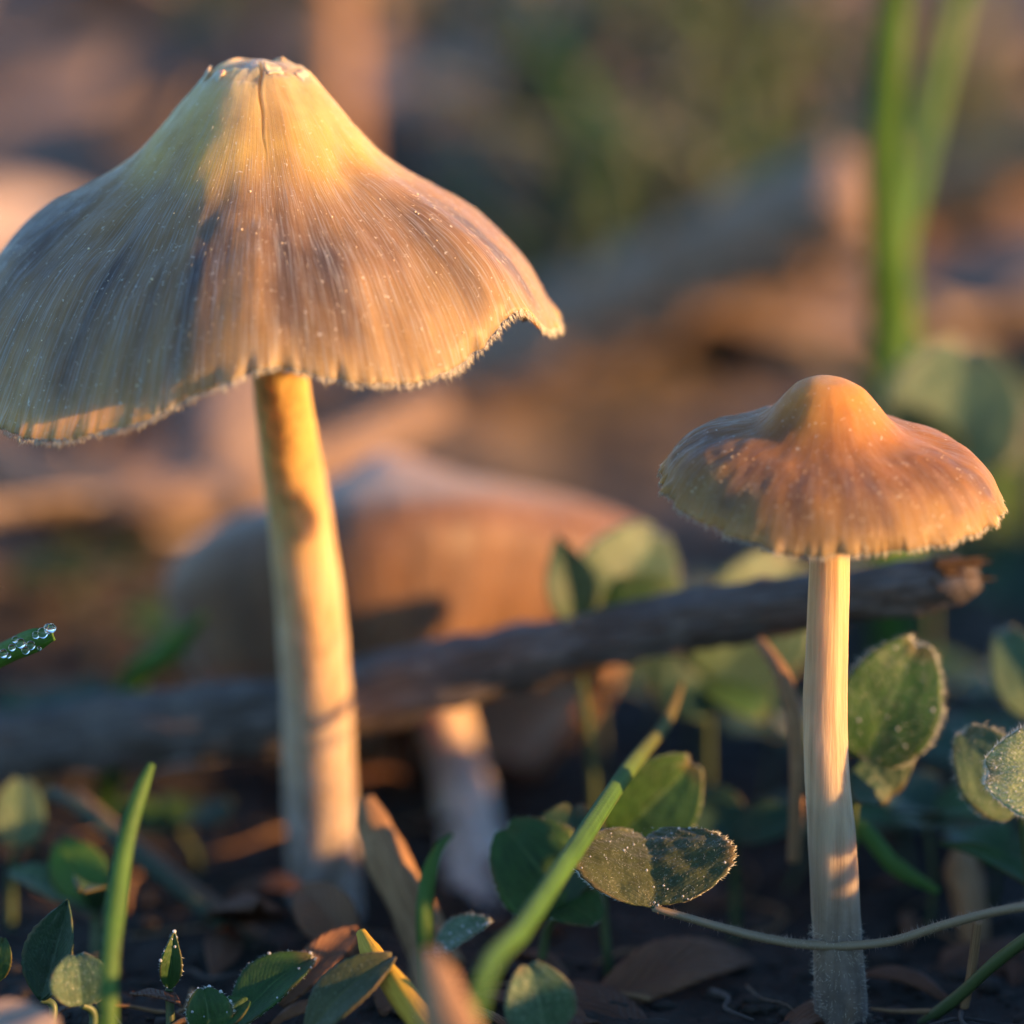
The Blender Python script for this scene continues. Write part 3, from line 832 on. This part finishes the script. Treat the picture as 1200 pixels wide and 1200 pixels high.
# right edge
clover('frosty pale leaf covered in dewy hairs beside the small mushroom', [
    dict(b=(1285, 915, -6.5), t=(1154, 905, -7.5), w=130, nrm=Vector((.9, -1, .4)), kind='round', fold=.15, bend=.10, mat='leaf_frost', hair=1100, hl=.34, surf=2600, dew=110, dewr=(.03, .09))],
    (1280, -7))
clover('blue-green fuzzy leaf tucked behind the frosty pale leaf', [
    dict(b=(1196, 950, 4), t=(1128, 856, 5), w=92, nrm=Vector((-.2, -1, .4)), kind='round', fold=.15, mat='leaf_mint', hair=320, hl=.35, surf=300)], (1215, 5))
clover('round fuzzy green leaf behind the small mushroom stem under the twig', [
    dict(b=(1010, 890, 8.5), t=(1076, 752, 10), w=124, nrm=Vector((.15, -1, .35)), kind='round', fold=.15, bend=.05, mat='leaf', hair=500, hl=.4, surf=900, dew=10, dewr=(.05, .16)),
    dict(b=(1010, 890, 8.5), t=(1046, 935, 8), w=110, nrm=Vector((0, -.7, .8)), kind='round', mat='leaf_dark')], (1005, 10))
clover('large hoary round leaf at the foot of the tall grass shoot', [
    dict(b=(1100, 560, 62), t=(1130, 402, 66), w=176, nrm=Vector((.1, -1, .5)), kind='round', mat='leaf_mint', hair=300, hl=.6),
    dict(b=(1100, 560, 62), t=(1040, 480, 60), w=100, nrm=Vector((-.3, -1, .4)), kind='round', mat='leaf_dark')], (1095, 64))
clover('grey-green leaf at the edge beyond the twig end', [
    dict(b=(1216, 836, 23), t=(1176, 738, 25), w=74, nrm=Vector((-.2, -1, .4)), kind='round', mat='leaf_mint', hair=160, hl=.35)], (1225, 25))
clover('bent strap-like green leaf arching over the hairy stalk', [
    dict(b=(1240, 1060, 6), t=(1100, 988, 8), w=36, nrm=Vector((0, -.5, 1)), kind='narrow', mat='leaf', bend=.12)], (1250, 6))
# behind the twig, in the middle
clover('bluish upright clover leaf catching light between wavy cap and twig', [
    dict(b=(672, 742, 30), t=(652, 628, 32), w=78, nrm=Vector((.3, -1, .2)), kind='pointed', fold=.5, mat='leaf_dark'),
    dict(b=(690, 740, 32), t=(770, 622, 36), w=128, nrm=Vector((.5, -.8, .6)), kind='round', fold=.25, mat='leaf_mint', hair=260, hl=.4),
    dict(b=(700, 740, 32), t=(800, 690, 33), w=80, nrm=Vector((.3, -.8, .6)), kind='round', mat='leaf')], (700, 34))
clover('yellowish clover leaves behind the small mushroom left of its stem', [
    dict(b=(830, 800, 36), t=(935, 650, 40), w=150, nrm=Vector((.5, -.8, .6)), kind='round', mat='leaf_mint'),
    dict(b=(830, 800, 36), t=(760, 815, 34), w=110, nrm=Vector((.1, -.8, .6)), kind='round', mat='leaf_dark'),
    dict(b=(830, 800, 36), t=(900, 842, 34), w=90, nrm=Vector((.1, -.5, .9)), kind='round', mat='leaf')], (828, 38))
clover('low green leaf in the dark gap left of the small mushroom stem', [
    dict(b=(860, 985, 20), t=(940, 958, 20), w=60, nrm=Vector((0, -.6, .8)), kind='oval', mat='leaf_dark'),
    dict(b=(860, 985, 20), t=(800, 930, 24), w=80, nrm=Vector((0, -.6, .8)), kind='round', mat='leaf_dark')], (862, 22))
clover('small blue-green leaf at the twig base', [
    dict(b=(20, 992, 22), t=(24, 912, 24), w=62, nrm=Vector((.2, -1, .5)), kind='round', mat='leaf_mint')], (14, 24))
clover('yellow-green rosette leaf low behind the bright grass blade', [
    dict(b=(110, 1068, 14), t=(70, 985, 16), w=74, nrm=Vector((.2, -.8, .7)), kind='oval', mat='grass'),
    dict(b=(110, 1068, 14), t=(10, 1022, 14), w=50, nrm=Vector((.2, -.6, .9)), kind='oval', mat='leaf_mint'),
    dict(b=(110, 1068, 14), t=(95, 1046, 4), w=50, nrm=Vector((.2, -.6, .9)), kind='oval', mat='leaf')], (112, 14))

# ------------------------------------------------------------------ grass
def blade(name, label, ctrl, mat, group=None, cat='grass', nrm=Vector((.15, -1, .3)), n=40, fold=.35, parent=None, th=.14, dry=0.6):
    pr = resample(ctrl, n); V, F, A = [], [], []
    nv = 5
    for i, (p, hw) in enumerate(pr):
        t = (pr[min(i + 1, n - 1)][0] - pr[max(0, i - 1)][0]).normalized()
        e3 = (nrm - t * nrm.dot(t)).normalized(); e2 = e3.cross(t)
        for j in range(nv):
            v = (j / (nv - 1) - .5) * 2
            V.append(p + e2 * (hw * v * cos(fold)) + e3 * (-hw * abs(v) * sin(fold))); A.append((v, i / (n - 1) * .02, i / (n - 1) * dry))
    F = [(i * nv + j, i * nv + j + 1, (i + 1) * nv + j + 1, (i + 1) * nv + j) for i in range(n - 1) for j in range(nv - 1)]
    o = solid(obj(name, V, F, mat, parent, polar=A, loc=None if parent else pr[0][0]), th)
    if parent is None: tag(o, label, cat, group)
    return o
def foot(px, Y):
    p = P(px, 1150, Y); return Vector((p.x, Y, ground_z(p.x, Y) - .5))
blade('grass_sprout', 'bright green grass blade standing upright left of the tall mushroom', [(foot(124, -26), .7)] + SP([(128, 1150, -24, 24), (136, 1060, -21, 27), (148, 985, -18, 23), (164, 930, -16, 19), (178, 895, -15, 9)]), M['grass'], fold=.5)
blade('grass_sprout', 'long slanting grass blade drying brown at its tip, crossing the clover leaf', [(foot(500, -58), .8)] + SP([(560, 1172, -44, 24), (616, 1084, -28, 27), (682, 985, -12, 26), (735, 905, 2, 22), (780, 848, 14, 15), (800, 800, 20, 4)]), M['grass'], fold=.45, dry=1.0, n=60)
blade('grass_sprout', 'short curved grass blade in front of the wavy mushroom stem', [(foot(502, 2), .5)] + SP([(498, 1080, 3, 22), (502, 1030, 4, 20), (514, 995, 6, 13), (530, 978, 8, 4)]), M['grass'])
blade('grass_shoot', 'tall blurred green grass shoot with a side blade behind the small mushroom', [(foot(1042, 88), 2.0)] + SP([(1048, 420, 86, 62), (1046, 320, 84, 58), (1038, 210, 82, 46), (1040, 110, 80, 40), (1050, 0, 78, 36), (1062, -120, 76, 12)]), M['grass'], n=50)
gs = bpy.data.objects['grass_shoot']
blade('side_blade', None, SP([(1050, 300, 85, 40), (1072, 215, 92, 30), (1096, 110, 98, 30), (1124, 0, 102, 28), (1150, -100, 106, 8)]), M['grass'], parent=gs)
blade('grass_sprout', 'green grass blade bowing low behind the twig left of the tall mushroom', [(foot(120, 52), .8)] + SP([(150, 812, 46, 34), (200, 760, 42, 28), (240, 720, 40, 6)]), M['grass'])
blade('grass_sprout', 'green blade curving right from the small mushroom foot', [(foot(985, 14), .6)] + SP([(1000, 975, 13, 20), (1050, 1015, 11, 22), (1100, 1045, 10, 8)]), M['grass'])
blade('grass_sprout', 'faint green straw leaning from the tall mushroom towards the ground', [(foot(40, 40), .5)] + SP([(60, 930, 26, 14), (170, 1010, 20, 16), (290, 1110, 16, 14)]), M['grass_dark'])
tip = blade('grass_tip', 'dewy green grass tip poking in below the big cap', SP([(-120, 846, 6, 30), (-60, 800, 3, 26), (0, 768, 0, 28), (35, 752, -2, 30), (62, 744, -3, 14)]), M['grass'])
blade('lower_blade', None, [(foot(-190, 10), .7)] + SP([(-170, 920, 8, 28), (-120, 846, 6, 30)]), M['leaf_mint'], parent=tip)
r = random.Random(12)
drops([(P(r.uniform(2, 62), 0, -4), .1) for _ in range(0)] + [(P(x, 768 - (x - 0) * .36 + r.uniform(-12, 12), -3.5), r.uniform(.16, .42)) for x in [4, 10, 18, 24, 30, 36, 42, 50, 57, 60, 14, 46]], 'dew', tip)

def rod(name, label, ctrl, mat, cat='straw', n=30, seg=10, rough=.12, group=None):
    V, F, A = tube(ctrl, n, seg, rough, 2, len(label))
    return tag(obj(name, V, F, mat, polar=A, loc=ctrl[0][0]), label, cat, group)
rod('dry_straw', 'thick orange-brown dry stalk stub leaning on the tall mushroom base', SP([(520, 1140, 6, 60), (495, 1090, 8, 58), (462, 1020, 10, 54), (440, 970, 12, 44), (428, 935, 13, 22)]), M['straw'])
rod('dry_straw', 'bright yellow straw in the litter at the tall mushroom foot', SP([(505, 1215, -18, 30), (470, 1165, -14, 34), (440, 1125, -10, 30), (424, 1094, -7, 14)]), M['straw_yellow'])
rod('dry_straw', 'blurred tan stub standing in the near litter', SP([(565, 1290, -50, 74), (532, 1210, -46, 66), (512, 1155, -43, 54), (500, 1120, -41, 26)]), M['straw'])
rod('dry_straw', 'thin russet stalk rising to the twig left of the small mushroom', SP([(930, 1010, 11, 16), (934, 880, 11, 18), (920, 800, 13, 20), (890, 752, 18, 14)]), M['straw'])
rod('dry_straw', 'brown withered stub behind the hairy trailing stalk', SP([(1150, 1150, 14, 24), (1140, 1075, 16, 36), (1130, 1020, 18, 40), (1122, 990, 19, 12)]), M['straw'], rough=.35)
rod('dry_straw', 'thin tan stem hanging from the hairy stalk by the small mushroom', SP([(1130, 1180, -4, 12), (1138, 1140, -5, 12), (1146, 1080, -6, 12)]), M['straw'])
rod('dry_straw', 'thin greenish stem slanting at the corner right of the small mushroom foot', SP([(1080, 1200, -2, 14), (1120, 1170, -4, 16), (1170, 1125, -7, 16), (1230, 1080, -10, 16)]), M['petiole_green'])
rod('dry_straw', 'grey straw lying aslant behind the bright grass blade', SP([(90, 930, 30, 12), (200, 1020, 24, 14), (320, 1110, 18, 14)]), M['bark_tan'])

# ------------------------------------------------------------------ dead leaves
def dead_leaf(label, b, t, wid, nrm, mat='dead', group=None, **kw):
    b, t = Vector(b), Vector(t)
    V, F, A = leaf_mesh(b, t, wid, nrm, **kw)
    o = solid(obj('dead_leaf', V, F, M[mat], polar=A, loc=b), .25)
    return tag(o, label, 'dead leaf', group)
dead_leaf('reddish-brown dead leaf on the ground under the folded dewy leaf', P(690, 1190, 2), P(880, 1120, 10), 90 * mmpx(5), Vector((0, -.5, 1)), 'dead_red', kind='oval', fold=.3, bend=.12, curl=.2, seed=3)
dead_leaf('dark brown dead leaf lying before the diagonal grass blade foot', P(760, 1230, -6), P(640, 1150, 6), 80 * mmpx(0), Vector((.2, -.5, 1)), 'dead_red', kind='oval', fold=-.2, bend=.1, seed=5)
dead_leaf('russet leaf scrap leaning on the tall mushroom stem foot', P(420, 1120, 8), P(352, 1040, 12), 70 * mmpx(10), Vector((0, -1, .5)), 'dead_red', kind='oval', fold=.3, bend=.15, seed=8)
dead_leaf('tan leaf scrap at the tall mushroom foot', P(330, 1180, -2), P(420, 1090, 4), 46 * mmpx(0), Vector((-.2, -1, .7)), 'dead_red', kind='oval', fold=.4, bend=.1, seed=9)
dead_leaf('orange blurred leaf edge in the near corner below the pointed leaf', P(-60, 1215, -30), P(70, 1200, -28), 60 * mmpx(-28), Vector((0, -.6, .9)), 'dead', kind='oval', bend=.1, seed=2)
dead_leaf('brown leaf lying under the grey twig beside the tall mushroom', P(180, 900, 45), P(310, 880, 42), 50 * mmpx(45), Vector((0, -.6, .9)), 'dead', kind='oval', bend=.1, seed=12)
dead_leaf('brown leaf lying behind the straw right of the small mushroom foot', P(1040, 1190, 8), P(1190, 1150, 10), 60 * mmpx(8), Vector((0, -.4, 1)), 'dead_red', kind='oval', bend=.15, seed=14)

# litter behind: shared shapes, each leaf its own object
protos = []
r = random.Random(21)
for q in range(6):
    L_ = r.uniform(26, 44)
    V, F, A = leaf_mesh((0, 0, 0), (L_, 0, 0), L_ * r.uniform(.4, .65), (0, 0, 1), 'oval', fold=r.uniform(-.5, .5), bend=r.uniform(-.12, .2), curl=r.uniform(-.5, .6), notch=-.1, seed=q * 7.7, nu=18, nv=11)
    o = obj('dead_leaf', V, F, M['dead'], polar=A); solid(o, .3); protos.append(o)
used = set()
def put_dead(x, y, dz, rx, ry, rz, s, q):
    o = protos[q] if q not in used else protos[q].copy()
    if q in used: col.objects.link(o)
    used.add(q)
    o.location = Vector((x, y, ground_z(x, y) + dz)) * MM
    o.rotation_euler = (rx, ry, rz); o.scale = (s, s, s)
    tag(o, 'curled brown dead leaf in the blurred litter behind the mushrooms', 'dead leaf', 'dead leaves in the litter behind')
n_ = 0
while n_ < 290:
    y = 118 + 480 * r.random() ** 1.0; x = r.uniform(-.20, .20) * (y + 330)
    if y < 190 and -18 < x < 52: continue
    put_dead(x, y, r.uniform(2, 8), r.gauss(0, .35), r.gauss(0, .3), r.uniform(0, 6.28), r.uniform(.6, 1.1), r.randrange(6)); n_ += 1

r = random.Random(77)
sp_ = []
for q in range(4):
    L_ = r.uniform(5, 9)
    V, F, A = leaf_mesh((0, 0, 0), (L_, 0, 0), L_ * r.uniform(.3, .6), (0, 0, 1), r.choice(['oval', 'pointed', 'narrow']), fold=r.uniform(-.6, .6), bend=r.uniform(-.1, .25), curl=r.uniform(-.6, .8), notch=-.1, seed=q * 3.3 + 50, nu=12, nv=9)
    o = obj('leaf_scrap', V, F, M['dead_red'], polar=A); solid(o, .2); sp_.append(o)
for q in range(44):
    o = sp_[q] if q < 4 else sp_[q % 4].copy()
    if q >= 4: col.objects.link(o)
    y = r.uniform(-12, 75); x = r.uniform(-.11, .11) * (y + 330)
    o.location = Vector((x, y, ground_z(x, y) + r.uniform(.3, 1.5))) * MM
    o.rotation_euler = (r.gauss(0, .25), r.gauss(0, .25), r.uniform(0, 6.28)); k_ = r.uniform(.6, 1.2); o.scale = (k_, k_, k_)
    tag(o, 'small brown scrap of dead leaf on the dark soil around the stems', 'leaf scrap', 'leaf scraps on the soil')

# fine dry stems and rootlets lying on the soil
r = random.Random(91)
for q in range(46):
    y = r.uniform(-11, 60); x = r.uniform(-.105, .105) * (y + 330); a = r.uniform(0, 6.28); L_ = r.uniform(4, 13); rr_ = r.uniform(.09, .28)
    pts = []
    for k in range(4):
        xx, yy = x + cos(a) * L_ * k / 3, y + sin(a) * L_ * k / 3; a += r.gauss(0, .3)
        pts.append((Vector((xx, yy, ground_z(xx, yy) + rr_ + r.uniform(.1, 1.0))), rr_ * (1 - .2 * k)))
    rod('fine_straw', 'fine dry straw lying on the dark soil around the mushroom feet', pts, M[r.choice(['straw', 'straw', 'bark_tan', 'bark'])], 'straw', 10, 6, .15, 'fine dry straws on the soil')

# grass tufts behind, each blade a part
def tuft(label, x, y, n, h, spread, mats, group, seed):
    rr = random.Random(seed); base = Vector((x, y, ground_z(x, y) - .5))
    root = thing('grass_tuft', label, 'grass', base, group)
    for k in range(n):
        a = rr.uniform(0, 2 * pi); s = spread * rr.uniform(.2, 1)
        b = base + Vector((rr.gauss(0, 4), rr.gauss(0, 4), 0)); hh = h * rr.uniform(.55, 1.1)
        d = Vector((cos(a), sin(a), 0)) * s
        blade('blade', None, [(b, .9), (b + d * .25 + Vector((0, 0, hh * .5)), 1.1), (b + d * .6 + Vector((0, 0, hh * .85)), .8), (b + d * 1.1 + Vector((0, 0, hh * .95)), .1)],
              M[rr.choice(mats)], parent=root, n=12, nrm=Vector((rr.gauss(0, .5), -1, .4)))
    return root
TG = 'grass tufts in the blurred background'
TL = 'loose green grass tuft growing in the blurred background litter'
TB = 'dark green grass tuft growing close behind the tan branch'
for q, (px, py_, Y, n, h, sp) in enumerate([(660, 0, 195, 16, 24, 18), (740, 0, 188, 16, 26, 18), (830, 0, 192, 16, 26, 18), (910, 0, 196, 12, 24, 16), (640, 0, 240, 18, 34, 30), (760, 0, 210, 20, 30, 30), (860, 0, 230, 22, 44, 26), (560, 0, 300, 8, 40, 30),
                                            (700, 0, 320, 8, 40, 34), (880, 0, 330, 8, 44, 30), (1120, 0, 240, 12, 30, 26), (280, 0, 330, 12, 40, 24), (1160, 0, 120, 14, 24, 22)]):
    p = P(px, 400, Y); tuft(TB if Y < 200 and px < 920 else TL, p.x, Y, n, h, sp, ['grass_dark', 'grass_dark', 'grass_dark', 'grass'], TG, 100 + q)
# unseen sunward clumps, added outside the frame to soften the swell's shade
for q, (x, y, n, h, sp) in enumerate([(72, -24, 12, 3.5, 8), (78, -8, 12, 3.5, 8), (70, -12, 12, 3, 8)]):
    tuft('unseen grass clump added on the sunny side to shade the small mushroom foot', x, y, n, h, sp, ['grass_dark', 'grass'], 'added grass clumps shading from the sunny side', 200 + q)

# ground-cover clovers behind (look-alikes)
r = random.Random(31)
cl = [(940, 60), (1130, 40), (1180, 70), (760, 75), (860, 90), (1010, 60), (40, 70), (120, 95), (250, 80), (640, 85), (1200, 100), (1080, 110), (980, 120), (230, 40), (700, 60), (920, 34), (1060, 32), (1150, 26), (1195, 46), (1110, 62), (880, 52), (960, 84), (1040, 90), (30, 58), (160, 66), (210, 92), (90, 110), (800, 66), (1170, 130), (1000, 44), (1090, 20)]
for px, Y in cl:
    p = P(px, 900, Y); f = Vector((p.x, Y, ground_z(p.x, Y) - .5)); hh = r.uniform(4, 10)
    root = thing('clover', 'small three-lobed clover growing low behind the twig', 'clover', f, 'low clovers behind the twig')
    top = f + Vector((r.gauss(0, 1.5), r.gauss(0, 1.5), hh))
    stalk(root, [(f, .22), ((f + top) / 2 + Vector((.5, 0, 0)), .2), (top, .16)], n=8)
    a0 = r.uniform(0, 6.28)
    for k in range(3):
        a = a0 + k * 2.09
        leaf_part(root, top, top + Vector((cos(a) * 5.5, sin(a) * 5.5, r.uniform(.5, 2.5))), 5.6, Vector((0, -.3, 1)), mat=r.choice(['leaf_dark', 'leaf_dark', 'leaf', 'leaf_mint']), kind='obovate', fold=.2, seed=k + px, nu=12, nv=9)

# crumbs of soil and broken litter
r = random.Random(44); V, F = [], []
ICO = []
for i in range(12):                                              # lumpy pebble: two rings and two poles
    ICO.append((cos(i * 2 * pi / 5 + (i // 5) * .63), sin(i * 2 * pi / 5 + (i // 5) * .63), .45 if i < 5 else -.45) if i < 10 else (0, 0, 1 if i == 10 else -1))
IF = [(k, (k + 1) % 5, 10) for k in range(5)] + [(5 + (k + 1) % 5, 5 + k, 11) for k in range(5)]
IF += [(k, 5 + k, (k + 1) % 5) for k in range(5)] + [((k + 1) % 5, 5 + k, 5 + (k + 1) % 5) for k in range(5)]
feet = [b1, b2, b3]
for q in range(4600):
    y = -14 + 150 * r.random(); x = r.uniform(-.17, .17) * (y + 330); s_ = .2 + 1.1 * r.random() ** 4; up_ = 0
    if q > 3600:
        fb_ = feet[q % 3]; a_ = r.uniform(0, 6.28); d_ = 1.8 + 4.5 * r.random() ** 1.5
        x, y = fb_.x + cos(a_) * d_, fb_.y + sin(a_) * d_; up_ = max(0, 1.3 - d_ * .3) * r.random(); s_ = .12 + .55 * r.random() ** 2
    c = Vector((x, y, ground_z(x, y) + s_ * .15 + up_)); k = len(V)
    sx, sy, sz = r.uniform(.7, 1.5), r.uniform(.7, 1.3), r.uniform(.4, .8)
    for d in ICO:
        V.append(c + Vector((d[0] * sx, d[1] * sy, d[2] * sz)) * s_ * r.uniform(.75, 1.15))
    F += [tuple(k + q for q in f) for f in IF]
tag(obj('soil_crumbs', V, F, M['crumb']), 'dark crumbs of soil scattered over the ground', 'soil', kind='stuff')

for o in bpy.data.objects:
    if '_base' in o: del o['_base']
